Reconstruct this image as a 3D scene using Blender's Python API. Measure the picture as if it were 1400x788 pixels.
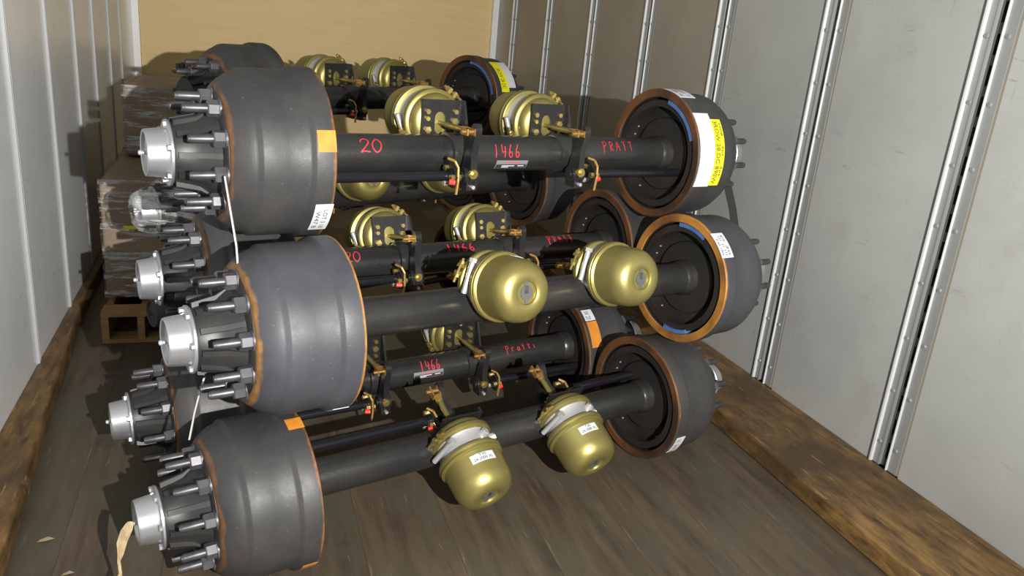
import bpy, math, random
from mathutils import Matrix, Vector
random.seed(7)
for o in list(bpy.data.objects): bpy.data.objects.remove(o)
SC = bpy.context.scene
COL = SC.collection
R = math.radians
pi = math.pi

# ------------------------------------------------------------------ camera
cam_d = bpy.data.cameras.new('camera'); cam = bpy.data.objects.new('camera', cam_d); COL.objects.link(cam)
yaw, pit, rol, CH, FPX = 0.3527, 0.3115, 0.0934, 1.509, 1068.1
F = Vector((math.sin(yaw)*math.cos(pit), math.cos(yaw)*math.cos(pit), -math.sin(pit)))
Rt = Vector((math.cos(yaw), -math.sin(yaw), 0)); Up = Rt.cross(F)
R2 = Rt*math.cos(rol)+Up*math.sin(rol); U2 = -Rt*math.sin(rol)+Up*math.cos(rol)
mc = Matrix((R2, U2, -F)).transposed().to_4x4(); mc.translation = (0, 0, CH)
cam.matrix_world = mc
cam_d.sensor_width = 36; cam_d.lens = FPX/1400*36; cam_d.clip_start = .02
SC.camera = cam

# ------------------------------------------------------------------ world, lamps, exposure
w = bpy.data.worlds.new('world'); SC.world = w; w.use_nodes = True
bg = w.node_tree.nodes['Background']; bg.inputs['Color'].default_value = (.93, .97, 1, 1); bg.inputs['Strength'].default_value = .38
ld = bpy.data.lights.new('work_lamp', 'SPOT'); ld.energy = 860; ld.shadow_soft_size = .012; ld.color = (1, .975, .93)
ld.spot_size = R(125); ld.spot_blend = 1
lo = bpy.data.objects.new('work_lamp', ld); lo.location = (.53, -.72, 1.66); COL.objects.link(lo)
lo.rotation_euler = (R(88), 0, R(-4))
vs = SC.view_settings; vs.view_transform = 'Standard'; vs.look = 'None'; vs.gamma = 1; vs.use_curve_mapping = False; vs.exposure = .25

# ------------------------------------------------------------------ materials
def newmat(name):
    m = bpy.data.materials.new(name); m.use_nodes = True
    return m, m.node_tree, m.node_tree.nodes['Principled BSDF']
def L(nt, a, b): nt.links.new(a, b)
def mat(name, col, rough=.5, metal=0, col2=None, scale=20, stretch=(1,1,1), bump=0, bscale=60, coat=0, rr=0, detail=4, lo=.35, hi=.65):
    m, nt, p = newmat(name)
    p.inputs['Base Color'].default_value = (*col, 1); p.inputs['Roughness'].default_value = rough; p.inputs['Metallic'].default_value = metal
    if coat: p.inputs['Coat Weight'].default_value = coat; p.inputs['Coat Roughness'].default_value = .15
    tc = nt.nodes.new('ShaderNodeTexCoord'); mp = nt.nodes.new('ShaderNodeMapping'); mp.inputs['Scale'].default_value = stretch
    L(nt, tc.outputs['Object'], mp.inputs['Vector'])
    if col2:
        n = nt.nodes.new('ShaderNodeTexNoise'); n.inputs['Scale'].default_value = scale; n.inputs['Detail'].default_value = detail
        L(nt, mp.outputs[0], n.inputs['Vector'])
        r = nt.nodes.new('ShaderNodeValToRGB'); r.color_ramp.elements[0].position = lo; r.color_ramp.elements[1].position = hi
        r.color_ramp.elements[0].color = (*col, 1); r.color_ramp.elements[1].color = (*col2, 1)
        L(nt, n.outputs['Fac'], r.inputs['Fac']); L(nt, r.outputs['Color'], p.inputs['Base Color'])
    if rr or bump:
        n2 = nt.nodes.new('ShaderNodeTexNoise'); n2.inputs['Scale'].default_value = bscale; n2.inputs['Detail'].default_value = 3
        L(nt, mp.outputs[0], n2.inputs['Vector'])
        if rr:
            mr = nt.nodes.new('ShaderNodeMapRange'); mr.inputs['To Min'].default_value = rough-rr; mr.inputs['To Max'].default_value = rough+rr
            L(nt, n2.outputs['Fac'], mr.inputs['Value']); L(nt, mr.outputs[0], p.inputs['Roughness'])
        if bump:
            b = nt.nodes.new('ShaderNodeBump'); b.inputs['Strength'].default_value = bump; b.inputs['Distance'].default_value = .004
            L(nt, n2.outputs['Fac'], b.inputs['Height']); L(nt, b.outputs[0], p.inputs['Normal'])
    return m
def mix(nt, fac, a, b):
    x = nt.nodes.new('ShaderNodeMix'); x.data_type = 'RGBA'
    if isinstance(fac, float): x.inputs[0].default_value = fac
    else: L(nt, fac, x.inputs[0])
    for v, i in ((a, 6), (b, 7)):
        if isinstance(v, tuple): x.inputs[i].default_value = (*v, 1)
        else: L(nt, v, x.inputs[i])
    return x.outputs[2]
def noise(nt, vec, scale, detail=4, rough=.5):
    n = nt.nodes.new('ShaderNodeTexNoise'); n.inputs['Scale'].default_value = scale; n.inputs['Detail'].default_value = detail; n.inputs['Roughness'].default_value = rough
    if vec is not None: L(nt, vec, n.inputs['Vector'])
    return n.outputs['Fac']
def mapr(nt, v, a, b, c=0., d=1.):
    m = nt.nodes.new('ShaderNodeMapRange'); L(nt, v, m.inputs['Value'])
    for k, x in zip(('From Min', 'From Max', 'To Min', 'To Max'), (a, b, c, d)): m.inputs[k].default_value = x
    return m.outputs[0]
def mth(nt, op, a, b=None):
    m = nt.nodes.new('ShaderNodeMath'); m.operation = op
    for i, v in enumerate((a, b)):
        if v is None: continue
        if isinstance(v, (int, float)): m.inputs[i].default_value = v
        else: L(nt, v, m.inputs[i])
    return m.outputs[0]
def coords(nt, sc=(1,1,1), gen=False):
    tc = nt.nodes.new('ShaderNodeTexCoord'); mp = nt.nodes.new('ShaderNodeMapping'); mp.inputs['Scale'].default_value = sc
    L(nt, tc.outputs['Object'], mp.inputs['Vector']); return mp.outputs[0]

def drum_mat(name, c1, c2, rustw, rustc):
    m, nt, p = newmat(name)
    v = coords(nt); tc = nt.nodes.new('ShaderNodeTexCoord'); oi = nt.nodes.new('ShaderNodeObjectInfo')
    sx = nt.nodes.new('ShaderNodeSeparateXYZ'); L(nt, tc.outputs['Object'], sx.inputs[0])
    ax = mth(nt, 'ABSOLUTE', sx.outputs[0])
    vv = nt.nodes.new('ShaderNodeVectorMath'); vv.operation = 'ADD'; L(nt, v, vv.inputs[0]); L(nt, oi.outputs['Random'], vv.inputs[1])
    V = vv.outputs[0]
    base = mix(nt, mapr(nt, noise(nt, V, 5, 6, .6), .35, .65), c1, c2)
    fine = mapr(nt, noise(nt, V, 130, 3), .70, .75)
    base = mix(nt, mth(nt, 'MULTIPLY', fine, .25), base, (.27, .26, .25))
    wob = noise(nt, V, 9, 5, .65)
    rimr = mapr(nt, mth(nt, 'SUBTRACT', ax, mth(nt, 'MULTIPLY', wob, rustw)), .659-.5*rustw, .664-.5*rustw, 1., 0.)
    facer = mapr(nt, mth(nt, 'ADD', ax, mth(nt, 'MULTIPLY', wob, .03)), .914, .920)
    spots = mth(nt, 'MULTIPLY', mapr(nt, noise(nt, V, 38, 5, .7), .66, .72), mapr(nt, noise(nt, V, 4.5, 2), .60, .66))
    rf = mth(nt, 'MAXIMUM', mth(nt, 'MAXIMUM', rimr, mth(nt, 'MULTIPLY', facer, .7)), spots)
    rc = mix(nt, mapr(nt, noise(nt, V, 25, 5, .6), .3, .7), rustc, tuple(x*.35 for x in rustc))
    L(nt, mix(nt, rf, base, rc), p.inputs['Base Color'])
    p.inputs['Metallic'].default_value = .0; p.inputs['Specular IOR Level'].default_value = .38
    L(nt, mapr(nt, noise(nt, V, 30, 4), .3, .7, .44, .56), p.inputs['Roughness'])
    b = nt.nodes.new('ShaderNodeBump'); b.inputs['Strength'].default_value = .12; b.inputs['Distance'].default_value = .002
    L(nt, noise(nt, V, 220, 3), b.inputs['Height']); L(nt, b.outputs[0], p.inputs['Normal'])
    return m
M = {}
M['drum'] = drum_mat('cast_iron_dark_grey', (.027, .0265, .027), (.044, .042, .041), .03, (.22, .095, .03))
M['drumb'] = drum_mat('cast_iron_orange_rim', (.034, .035, .041), (.050, .050, .058), .012, (.42, .19, .035))
M['drumin'] = mat('drum_inner_dark', (.008, .0075, .007), .6, .1, (.018, .012, .009), 8)
M['rimbrown'] = mat('rusty_machined_rim', (.035, .020, .013), .5, .3, (.13, .052, .018), 5, detail=6, lo=.42, hi=.62)
M['rimorange'] = mat('orange_rusty_rim', (.42, .19, .035), .5, .3, (.13, .055, .018), 8, detail=6)
M['black'] = mat('black_paint', (.010, .010, .011), .33, 0, (.017, .0165, .016), 6, rr=.08, bump=.12, bscale=90)
M['tube'] = mat('black_tube_paint', (.012, .012, .013), .30, 0, (.024, .023, .021), 4, stretch=(1, 3, 3), rr=.09, bump=.1, bscale=70)
M['hub'] = mat('dull_black_hub', (.012, .012, .013), .48, 0, (.022, .021, .020), 9)
M['gloss'] = mat('gloss_black', (.009, .009, .012), .22, .1)
M['stud'] = mat('phosphate_steel', (.055, .055, .060), .42, .55, (.085, .082, .09), 40)
M['nut'] = mat('dark_zinc_nut', (.085, .083, .092), .45, .5, (.12, .118, .13), 40)
M['alu'] = mat('bright_aluminium', (.58, .59, .61), .34, .85, (.50, .51, .54), 10, bump=.05)
M['cast'] = mat('cast_aluminium', (.46, .46, .47), .45, .6, (.5, .5, .5), 30, bump=.1, bscale=150)
M['gold'] = mat('yellow_zinc_plate', (.27, .225, .07), .42, .75, (.31, .27, .095), 3, lo=.3, hi=.7)
M['brass'] = mat('yellow_zinc_bolt', (.55, .42, .15), .28, .9)
M['brownrod'] = mat('brown_zinc_rod', (.42, .25, .08), .4, .7)
M['white'] = mat('white_label', (.52, .53, .56), .5)
M['ink'] = mat('black_ink', (.03, .03, .03), .5)
M['yellow'] = mat('yellow_label', (.66, .62, .01), .5)
M['orange'] = mat('orange_label', (.44, .15, .012), .6, 0, (.50, .20, .02), 30)
M['red'] = mat('red_paint_marker', (.55, .025, .04), .5, 0, (.35, .02, .03), 60)
M['redplug'] = mat('red_plastic', (.7, .04, .02), .4)
M['blue'] = mat('blue_shoe_lining', (.035, .085, .21), .5, 0, (.05, .12, .27), 20)
M['greyplug'] = mat('grey_rubber_plug', (.07, .07, .07), .7)
M['plate'] = mat('grey_foil_plate', (.30, .31, .33), .35, .5)
M['steel'] = mat('bright_strap', (.50, .49, .47), .35, .7)
M['darkstrap'] = mat('black_strap', (.02, .02, .02), .5)
M['scrap'] = mat('torn_brown_paper', (.30, .22, .12), .85, 0, (.42, .33, .19), 45)
M['pallet'] = mat('pallet_wood', (.26, .15, .055), .7, 0, (.38, .23, .09), 9, stretch=(1, 6, 6))
M['carton'] = mat('wrapped_cardboard', (.20, .135, .085), .6, 0, (.28, .20, .13), 4)
M['slotdark'] = mat('slot_shadow', (.012, .012, .012), .9)
M['aluw'] = mat('wall_aluminium', (.40, .41, .41), .55, .2, (.34, .35, .35), 8, stretch=(1,1,.2))
M['alub'] = mat('white_corner_trim', (.80, .81, .80), .4, .1)
M['rivet'] = mat('grey_rivet', (.24, .25, .25), .5, .3)
M['sealant'] = mat('brown_sealant', (.20, .18, .14), .8)

def wall_mat(name, base, base2, tint, scr):
    m, nt, p = newmat(name)
    v = coords(nt); vs_ = coords(nt, (1, 2.2, 14)); vt = coords(nt, (1, 14, 2.0))
    b = mix(nt, mapr(nt, noise(nt, v, 1.6, 5, .6), .35, .65), base, base2)
    b = mix(nt, mapr(nt, noise(nt, v, 3.1, 6, .7), .56, .72, 0., .35), b, tint)
    s1 = mth(nt, 'MULTIPLY', mapr(nt, noise(nt, vs_, 3.3, 8, .75), .60, .68), mapr(nt, noise(nt, v, 2.2, 2), .46, .58))
    s2 = mth(nt, 'MULTIPLY', mapr(nt, noise(nt, vt, 3.0, 8, .75), .62, .69), mapr(nt, noise(nt, v, 1.7, 2), .48, .6))
    s = mth(nt, 'MULTIPLY', mth(nt, 'MAXIMUM', s1, s2), scr)
    L(nt, mix(nt, s, b, (.10, .095, .085)), p.inputs['Base Color'])
    p.inputs['Roughness'].default_value = .36
    bm = nt.nodes.new('ShaderNodeBump'); bm.inputs['Strength'].default_value = .12; bm.inputs['Distance'].default_value = .01
    L(nt, noise(nt, v, 5, 3), bm.inputs['Height']); L(nt, bm.outputs[0], p.inputs['Normal'])
    return m
M['wallr'] = wall_mat('grey_lined_wall', (.30, .305, .295), (.355, .36, .345), (.25, .235, .20), .55)
M['wallf'] = wall_mat('grey_lined_wall_far_dimmed', (.24, .225, .19), (.29, .27, .225), (.21, .17, .115), .5)  # far panels: lamp falloff along the wall put into a darker, browner colour
M['walll'] = wall_mat('grey_metal_wall', (.68, .695, .70), (.76, .77, .775), (.60, .58, .52), .35)
M['walll'].node_tree.nodes['Principled BSDF'].inputs['Roughness'].default_value = .24
M['post'] = mat('painted_post', (.25, .255, .25), .45, .1, (.21, .215, .21), 5, stretch=(1, 1, .3))
M['channel'] = mat('dull_channel', (.075, .08, .08), .55, .2)
M['lip'] = mat('worn_bright_edge', (.66, .67, .67), .35, .2)

def wood(name, c1, c2, c3, st, sc, rough=.6, scr=None, bump=.2):
    m, nt, p = newmat(name)
    oi = nt.nodes.new('ShaderNodeObjectInfo')
    vv = nt.nodes.new('ShaderNodeVectorMath'); vv.operation = 'ADD'; L(nt, coords(nt, st), vv.inputs[0])
    sc_ = nt.nodes.new('ShaderNodeVectorMath'); sc_.operation = 'SCALE'; sc_.inputs[3].default_value = 9; L(nt, oi.outputs['Random'], sc_.inputs[0]); L(nt, sc_.outputs[0], vv.inputs[1])
    n = noise(nt, vv.outputs[0], sc, 8, .62)
    b = mix(nt, mapr(nt, n, .32, .68), c1, c2)
    b = mix(nt, mapr(nt, noise(nt, coords(nt), 2.6, 6, .65), .42, .66), b, c3)
    if scr:
        rot = nt.nodes.new('ShaderNodeMapping'); rot.inputs['Rotation'].default_value = (0, 0, .5); rot.inputs['Scale'].default_value = (22, 2.2, 2)
        L(nt, coords(nt), rot.inputs['Vector'])
        s = mapr(nt, noise(nt, rot.outputs[0], 2.3, 7, .7), .60, .68)
        b = mix(nt, mth(nt, 'MULTIPLY', s, .6), b, scr)
    L(nt, b, p.inputs['Base Color']); p.inputs['Roughness'].default_value = rough
    bm = nt.nodes.new('ShaderNodeBump'); bm.inputs['Strength'].default_value = bump; bm.inputs['Distance'].default_value = .006
    L(nt, n, bm.inputs['Height']); L(nt, bm.outputs[0], p.inputs['Normal'])
    return m
M['floor'] = wood('worn_dark_floorboard', (.040, .029, .021), (.105, .073, .045), (.068, .062, .043), (7, .7, 1), 3, .50, (.17, .13, .09))
M['beam'] = wood('scuffed_brown_timber', (.045, .024, .010), (.24, .135, .042), (.06, .034, .014), (6, 1.5, 6), 4.5, .5, (.42, .29, .12), .9)
M['ply'] = wood('tan_plywood', (.70, .50, .22), (.78, .58, .28), (.74, .54, .25), (1.2, 1, 10), 2.2, .55, None, .06)
M['roof'] = None
m, nt, p = newmat('translucent_roof'); tr = nt.nodes.new('ShaderNodeBsdfTranslucent'); tr.inputs[0].default_value = (.8, .82, .8, 1)
df = nt.nodes.new('ShaderNodeBsdfDiffuse'); df.inputs[0].default_value = (.45, .45, .44, 1); mx = nt.nodes.new('ShaderNodeMixShader'); mx.inputs[0].default_value = .35
L(nt, tr.outputs[0], mx.inputs[1]); L(nt, df.outputs[0], mx.inputs[2]); L(nt, mx.outputs[0], nt.nodes['Material Output'].inputs[0]); M['roof'] = m
m, nt, p = newmat('stretch_film'); tr = nt.nodes.new('ShaderNodeBsdfTransparent'); tr.inputs[0].default_value = (.93, .93, .92, 1)
p.inputs['Base Color'].default_value = (.8, .8, .8, 1); p.inputs['Roughness'].default_value = .16; p.inputs['Specular IOR Level'].default_value = 1
mx = nt.nodes.new('ShaderNodeMixShader')
v = coords(nt, (1, 1, 7)); L(nt, mapr(nt, noise(nt, v, 5, 6, .7), .50, .60, .05, .62), mx.inputs[0])
b = nt.nodes.new('ShaderNodeBump'); b.inputs['Strength'].default_value = .9; b.inputs['Distance'].default_value = .03
L(nt, noise(nt, coords(nt, (1.5, 1.5, 5)), 16, 5, .6), b.inputs['Height']); L(nt, b.outputs[0], p.inputs['Normal'])
L(nt, tr.outputs[0], mx.inputs[1]); L(nt, p.outputs[0], mx.inputs[2]); L(nt, mx.outputs[0], nt.nodes['Material Output'].inputs[0]); M['film'] = m

# ------------------------------------------------------------------ mesh helpers
class MB:
    def __init__(s): s.v = []; s.f = []; s.mi = []
    def add(s, vs, fs, mi=0):
        o = len(s.v); s.v += [tuple(v) for v in vs]; s.f += [tuple(i+o for i in f) for f in fs]; s.mi += [mi]*len(fs); return s
    def box(s, a, b, mi=0, mx=None):
        x0, y0, z0 = a; x1, y1, z1 = b
        v = [Vector(q) for q in ((x0,y0,z0),(x1,y0,z0),(x1,y1,z0),(x0,y1,z0),(x0,y0,z1),(x1,y0,z1),(x1,y1,z1),(x0,y1,z1))]
        if mx: v = [mx @ q for q in v]
        return s.add(v, [(3,2,1,0),(4,5,6,7),(0,1,5,4),(1,2,6,5),(2,3,7,6),(3,0,4,7)], mi)
    def lathe(s, prof, n=32, mx=None, mis=None, close=False):
        # prof: (t, r) along local X
        o = len(s.v); m = len(prof)
        for t, r in prof:
            for k in range(n):
                a = 2*pi*k/n; q = Vector((t, r*math.cos(a), r*math.sin(a))); s.v.append(tuple(mx @ q if mx else q))
        segs = m if close else m-1
        for i in range(segs):
            j = (i+1) % m
            for k in range(n):
                k2 = (k+1) % n
                s.f.append((o+i*n+k, o+j*n+k, o+j*n+k2, o+i*n+k2)); s.mi.append(mis[i] if mis else 0)
        if not close:
            if prof[0][1] > 1e-5: s.f.append(tuple(o+k for k in range(n))); s.mi.append(mis[0] if mis else 0)
            if prof[-1][1] > 1e-5: s.f.append(tuple(o+(m-1)*n+k for k in reversed(range(n)))); s.mi.append(mis[-1] if mis else 0)
        return s
    def cyl(s, p, q, r, n=12, mi=0, r2=None):
        p = Vector(p); q = Vector(q); d = q-p; mx = Matrix.Translation(p) @ d.to_track_quat('X', 'Z').to_matrix().to_4x4()
        k = len(s.f); s.lathe([(0, r), (d.length, r if r2 is None else r2)], n, mx); s.mi[k:] = [mi]*(len(s.f)-k); return s
    def prism(s, pts, a, b, f, mi=0):
        # pts 2-D outline, extruded between a and b; f(p, h) -> 3-D
        n = len(pts); v = [f(p, a) for p in pts]+[f(p, b) for p in pts]
        fs = [tuple(range(n)), tuple(reversed(range(n, 2*n)))]+[(i, n+i, n+(i+1) % n, (i+1) % n) for i in range(n)]
        return s.add(v, fs, mi)
    def mesh(s, name, mats, ang=35):
        me = bpy.data.meshes.new(name); me.from_pydata(s.v, [], s.f)
        for m in (mats if isinstance(mats, (list, tuple)) else [mats]): me.materials.append(m)
        me.polygons.foreach_set('material_index', s.mi)
        me.polygons.foreach_set('use_smooth', [True]*len(s.f))
        me.validate(); me.update()
        import bmesh
        bm = bmesh.new(); bm.from_mesh(me); bmesh.ops.remove_doubles(bm, verts=bm.verts, dist=1e-6); bmesh.ops.recalc_face_normals(bm, faces=bm.faces); bm.to_mesh(me); bm.free()
        me.set_sharp_from_angle(angle=R(ang)); return me
def link(name, me, parent=None, loc=None):
    o = bpy.data.objects.new(name, me); COL.objects.link(o)
    if parent: o.parent = parent
    if loc is not None: o.location = loc
    return o
def tag(o, label, cat, group=None, kind=None):
    if label: o['label'] = label
    if cat: o['category'] = cat
    if group: o['group'] = group
    if kind: o['kind'] = kind
    return o
def curved(s0, s1, a0, a1, r, n=10, m=1, mi=0, th=.0012, mb=None, skew=0):
    # thin patch lying on a cylinder about X; a in degrees from -Y (camera side) towards +Z
    mb = mb or MB(); o = []
    for rr in (r, r+th):
        for i in range(n+1):
            a = R(a0+(a1-a0)*i/n)
            for s in (s0, s1):
                s_ = s+skew*i/n; o.append((s_, -rr*math.cos(a), rr*math.sin(a)))
    N = 2*(n+1); f = []
    for i in range(n):
        b = 2*i
        f += [(b, b+1, b+3, b+2), (N+b, N+b+2, N+b+3, N+b+1), (b, b+2, N+b+2, N+b), (b+1, N+b+1, N+b+3, b+3)]
    f += [(0, N, N+1, 1), (2*n, 2*n+1, N+2*n+1, N+2*n)]
    return mb.add(o, f, mi)

STROKES = {
 '2': [[(0,.75),(.2,1),(.6,.95),(.65,.7),(.35,.35),(0,0),(.3,.08),(.75,.02)]],
 '0': [[(.35,1),(.05,.7),(.02,.3),(.3,0),(.62,.2),(.72,.65),(.5,.95),(.25,1)]],
 '1': [[(.2,1),(.18,0)]],
 '4': [[(.08,1),(.03,.46),(.02,.42),(.06,.41),(.6,.44)],[(.5,.85),(.44,0)]],
 '6': [[(.45,1),(.15,.6),(.08,.2),(.3,0),(.52,.18),(.4,.42),(.12,.35)]],
 'P': [[(.15,1),(.1,-.2)],[(.02,.9),(.4,1),(.52,.75),(.35,.5),(.12,.45)]],
 'R': [[(.12,1),(.1,0)],[(.08,.95),(.45,.9),(.4,.55),(.12,.5),(.5,0)]],
 'A': [[(0,0),(.25,.95),(.5,0)],[(.08,.4),(.42,.4)]],
 'T': [[(.25,.95),(.25,0)],[(0,.95),(.55,1)]],
 'p': [[(.1,.95),(.12,-.25)],[(.1,.85),(.4,.95),(.5,.65),(.3,.42),(.12,.45)]],
 'r': [[(.1,.6),(.1,.05)],[(.1,.4),(.3,.6),(.45,.5)]],
 'a': [[(.4,.55),(.1,.45),(.1,.1),(.35,.1),(.4,.5),(.45,.05)]],
 't': [[(.2,.9),(.2,.05)],[(0,.6),(.45,.65)]],
 'i': [[(.15,.55),(.15,.05)]],
}
def handwriting(name, text, s0, s1, ac, h, r, parent, label, wd=.0036):
    mb = MB(); adv = (s1-s0)/len(text); rr = r+.0007
    for i, ch in enumerate(text):
        for st in STROKES[ch]:
            # smooth the stroke
            pts = []
            for k in range(len(st)-1):
                p0 = st[max(k-1, 0)]; p1 = st[k]; p2 = st[k+1]; p3 = st[min(k+2, len(st)-1)]
                for t in (0, .33, .66):
                    pts.append(tuple(.5*((2*p1[j])+(-p0[j]+p2[j])*t+(2*p0[j]-5*p1[j]+4*p2[j]-p3[j])*t*t+(-p0[j]+3*p1[j]-3*p2[j]+p3[j])*t**3) for j in (0, 1)))
            pts.append(st[-1])
            P = [(s0+adv*(i+x*1.05), R(ac)+(y-.5)*h/r) for x, y in pts]
            vs = []
            for k, (s, a) in enumerate(P):
                s_a, a_a = P[max(k-1, 0)]; s_b, a_b = P[min(k+1, len(P)-1)]
                dx, dy = s_b-s_a, (a_b-a_a)*r; l = math.hypot(dx, dy) or 1
                nx, ny = -dy/l*wd/2, dx/l*wd/2
                for q in (1, -1):
                    aa = a+ny*q/r; vs.append((s+nx*q, -rr*math.cos(aa), rr*math.sin(aa)))
            mb.add(vs, [(2*k, 2*k+1, 2*k+3, 2*k+2) for k in range(len(P)-1)])
    o = link(name, mb.mesh(name, M['red']), parent); o['label'] = label; return o
_tc = {}
def text2d(txt):
    if txt in _tc: return _tc[txt]
    cu = bpy.data.curves.new('lettering', 'FONT'); cu.body = txt; cu.size = 1; cu.resolution_u = 3
    o = bpy.data.objects.new('lettering', cu); COL.objects.link(o)
    dg = bpy.context.evaluated_depsgraph_get(); me = bpy.data.meshes.new_from_object(o.evaluated_get(dg))
    v = [tuple(q.co) for q in me.vertices]; f = [tuple(p.vertices) for p in me.polygons]
    bpy.data.objects.remove(o); bpy.data.curves.remove(cu); bpy.data.meshes.remove(me)
    x0 = min(q[0] for q in v); x1 = max(q[0] for q in v); y0 = min(q[1] for q in v); y1 = max(q[1] for q in v)
    v = [((q[0]-x0)/(x1-x0), (q[1]-y0)/(y1-y0)) for q in v]; _tc[txt] = (v, f); return v, f
def ctext(mb, txt, s0, s1, a0, a1, r, vertical=False, mi=0, off=.0018):
    # lettering wrapped on a cylinder; vertical: reads downwards
    v, f = text2d(txt); o = []
    for x, y in v:
        s, a = ((s0+(s1-s0)*x), a0+(a1-a0)*y) if not vertical else (s0+(s1-s0)*y, a1-(a1-a0)*x)
        a = R(a); o.append((s, -(r+off)*math.cos(a), (r+off)*math.sin(a)))
    return mb.add(o, f, mi)

# ------------------------------------------------------------------ axle parts (local frame: X along axle, -Y towards the camera side, Z up)
TR = .057
MESH = {}
def cached(key, fn):
    if key not in MESH: MESH[key] = fn()
    return MESH[key]
def sgn(prof, g): return [(t*g, r) for t, r in prof]
DRUM = [(.6547,.207),(.6547,.232),(.6575,.235),(.706,.235),(.710,.2335),(.718,.2265),(.724,.2242),(.780,.2240),(.836,.2236),(.842,.2222),(.849,.2150),(.856,.2135),(.870,.2085),(.888,.1965),(.898,.188),(.905,.180),(.908,.170),(.908,.10),(.895,.10),(.893,.165),(.845,.203),(.72,.205),(.660,.2045)]
def drum_mesh(g, kind):
    if kind == 'o': mats = [M['drumb'], M['rimorange'], M['drumin']]
    else: mats = [M['drum'], M['rimbrown'], M['drumin']]
    mis = [1, 1]+[0]*(len(DRUM)-8)+[2]*5+[1]
    return MB().lathe(sgn(DRUM, g), 96, None, mis, True).mesh('brake_drum', mats)
def hub_mesh(g):
    b = MB().lathe(sgn([(.896,.03),(.896,.163),(.909,.163),(.912,.158),(.914,.122),(.930,.112),(.955,.092),(.975,.086),(1.012,.078),(1.018,.080),(1.020,.080),(1.020,.02)], g), 48)
    for k in range(10):       # cast ribs and bosses
        a = 2*pi*(k+.5)/10; mx = Matrix.Rotation(a, 4, 'X')
        pts = [(.898,.128),(.925,.119),(.955,.102),(1.012,.090),(1.012,.07),(.898,.07)]
        b.prism([(t*g, r) for t, r in pts], -.007, .007, lambda p, h, mx=mx: mx @ Vector((p[0], h, p[1])))
    return b.mesh('hub', M['hub'])
def cap_mesh(g):
    return MB().lathe(sgn([(1.020,.02),(1.020,.083),(1.022,.085),(1.027,.085),(1.029,.082),(1.029,.0665),(1.034,.0645),(1.074,.0605),(1.079,.059),(1.080,.056),(1.078,.052),(1.070,.050),(1.069,.014),(1.074,.010),(1.074,0)], g), 56).mesh('hub_cap', M['alu'])
def nipple_mesh(g):
    return MB().lathe(sgn([(1.068,.005),(1.080,.005),(1.083,.0045),(1.086,.007),(1.092,.006),(1.094,0)], g), 12).mesh('grease_nipple', M['cast'])
def stud_mesh(g):
    return MB().lathe(sgn([(.905,.0115),(.992,.0115),(.996,.0095),(.999,.009)], g), 14, Matrix.Translation((0, 0, .145))).mesh('wheel_stud', M['stud'])
def nut_mesh(g):
    return MB().lathe(sgn([(.909,.026),(.914,.026)], g), 20, Matrix.Translation((0, 0, .145))).lathe(sgn([(.914,.0215),(.938,.0215),(.941,.018)], g), 6, Matrix.Translation((0, 0, .145))).mesh('wheel_nut', M['nut'])
def capbolt_mesh(g):
    return MB().lathe(sgn([(1.028,.0085),(1.035,.0085),(1.036,.006)], g), 6, Matrix.Translation((0, 0, .0765))).mesh('cap_bolt', M['alu'])
def backing_mesh(g):
    b = MB().lathe(sgn([(.70,TR),(.70,.13),(.715,.135),(.715,.192),(.72,.192),(.722,.13),(.722,TR)], g), 48, None, None, True)
    b.lathe(sgn([(.665,.172),(.665,.196),(.83,.196),(.83,.172)], g), 40, None, None, True)
    b.lathe(sgn([(.74,TR-.002),(.82,.05),(.93,.045)], g), 24)
    return b.mesh('brake_shoes', M['drumin'])
def platebolt_mesh(g):
    b = MB()
    for a in (150, 162, 205, 222, 238, 28, 42, 310, 322):
        for rr in (.178, .163):
            q = Vector((.7*g, -rr*math.cos(R(a)), rr*math.sin(R(a)))); b.cyl(q, q-Vector((.006*g, 0, 0)), .0028, 6)
    return b.mesh('backing_rivets', M['cast'])
def blue_mesh(g, a0, a1):
    b = MB(); n = 18; v = []; 
    for i in range(n+1):
        a = R(a0+(a1-a0)*i/n)
        for s, r in ((.657, .190), (.657, .2035), (.70, .2035), (.70, .190)): v.append((s*g, -r*math.cos(a), r*math.sin(a)))
    f = [(4*i+j, 4*i+(j+1) % 4, 4*i+4+(j+1) % 4, 4*i+4+j) for i in range(n) for j in range(4)]+[(0,1,2,3), (4*n+3,4*n+2,4*n+1,4*n)]
    return b.add(v, f).mesh('lining_edge', M['blue'])
def tube_mesh(svals):
    b = MB().lathe([(-.75,TR),(.75,TR)], 48)
    for s in svals:       # welded saddles
        b.lathe([(s-.012,TR),(s-.008,TR+.008),(s+.055,TR+.008),(s+.06,TR)], 40)
    for g in (-1, 1): b.lathe(sgn([(.66,TR),(.67,TR+.006),(.70,TR+.008),(.70,TR)], g), 40)
    return b.mesh('axle_tube', M['tube'])
def frame_uv(e):
    # direction of chamber axis (t) and its perpendicular (w) in the local YZ plane
    d = Vector((0, -math.cos(e), math.sin(e))); w_ = Vector((0, math.sin(e), math.cos(e))); return d, w_
def chamber_mx(s, e, p, off):
    d, w_ = frame_uv(e); m = Matrix((d, w_, d.cross(w_))).transposed().to_4x4()   # local X -> d, local Y -> w, local Z -> +-X
    m.translation = d*p+w_*off+Vector((s, 0, 0)); return m
CUP = [(0,.03),(0,.060),(.012,.070),(.030,.082),(.050,.0885),(.053,.0885)]
def ch_cup(mx): return MB().lathe([(0,.0),(0,.060),(.004,.074),(.012,.084),(.022,.0885),(.032,.090),(.034,.0985),(.037,.1015),(.046,.1025),(.052,.1015),(.055,.098),(.057,.090),(.057,.05)], 56, mx).mesh('chamber_cup', M['gold'])
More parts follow.
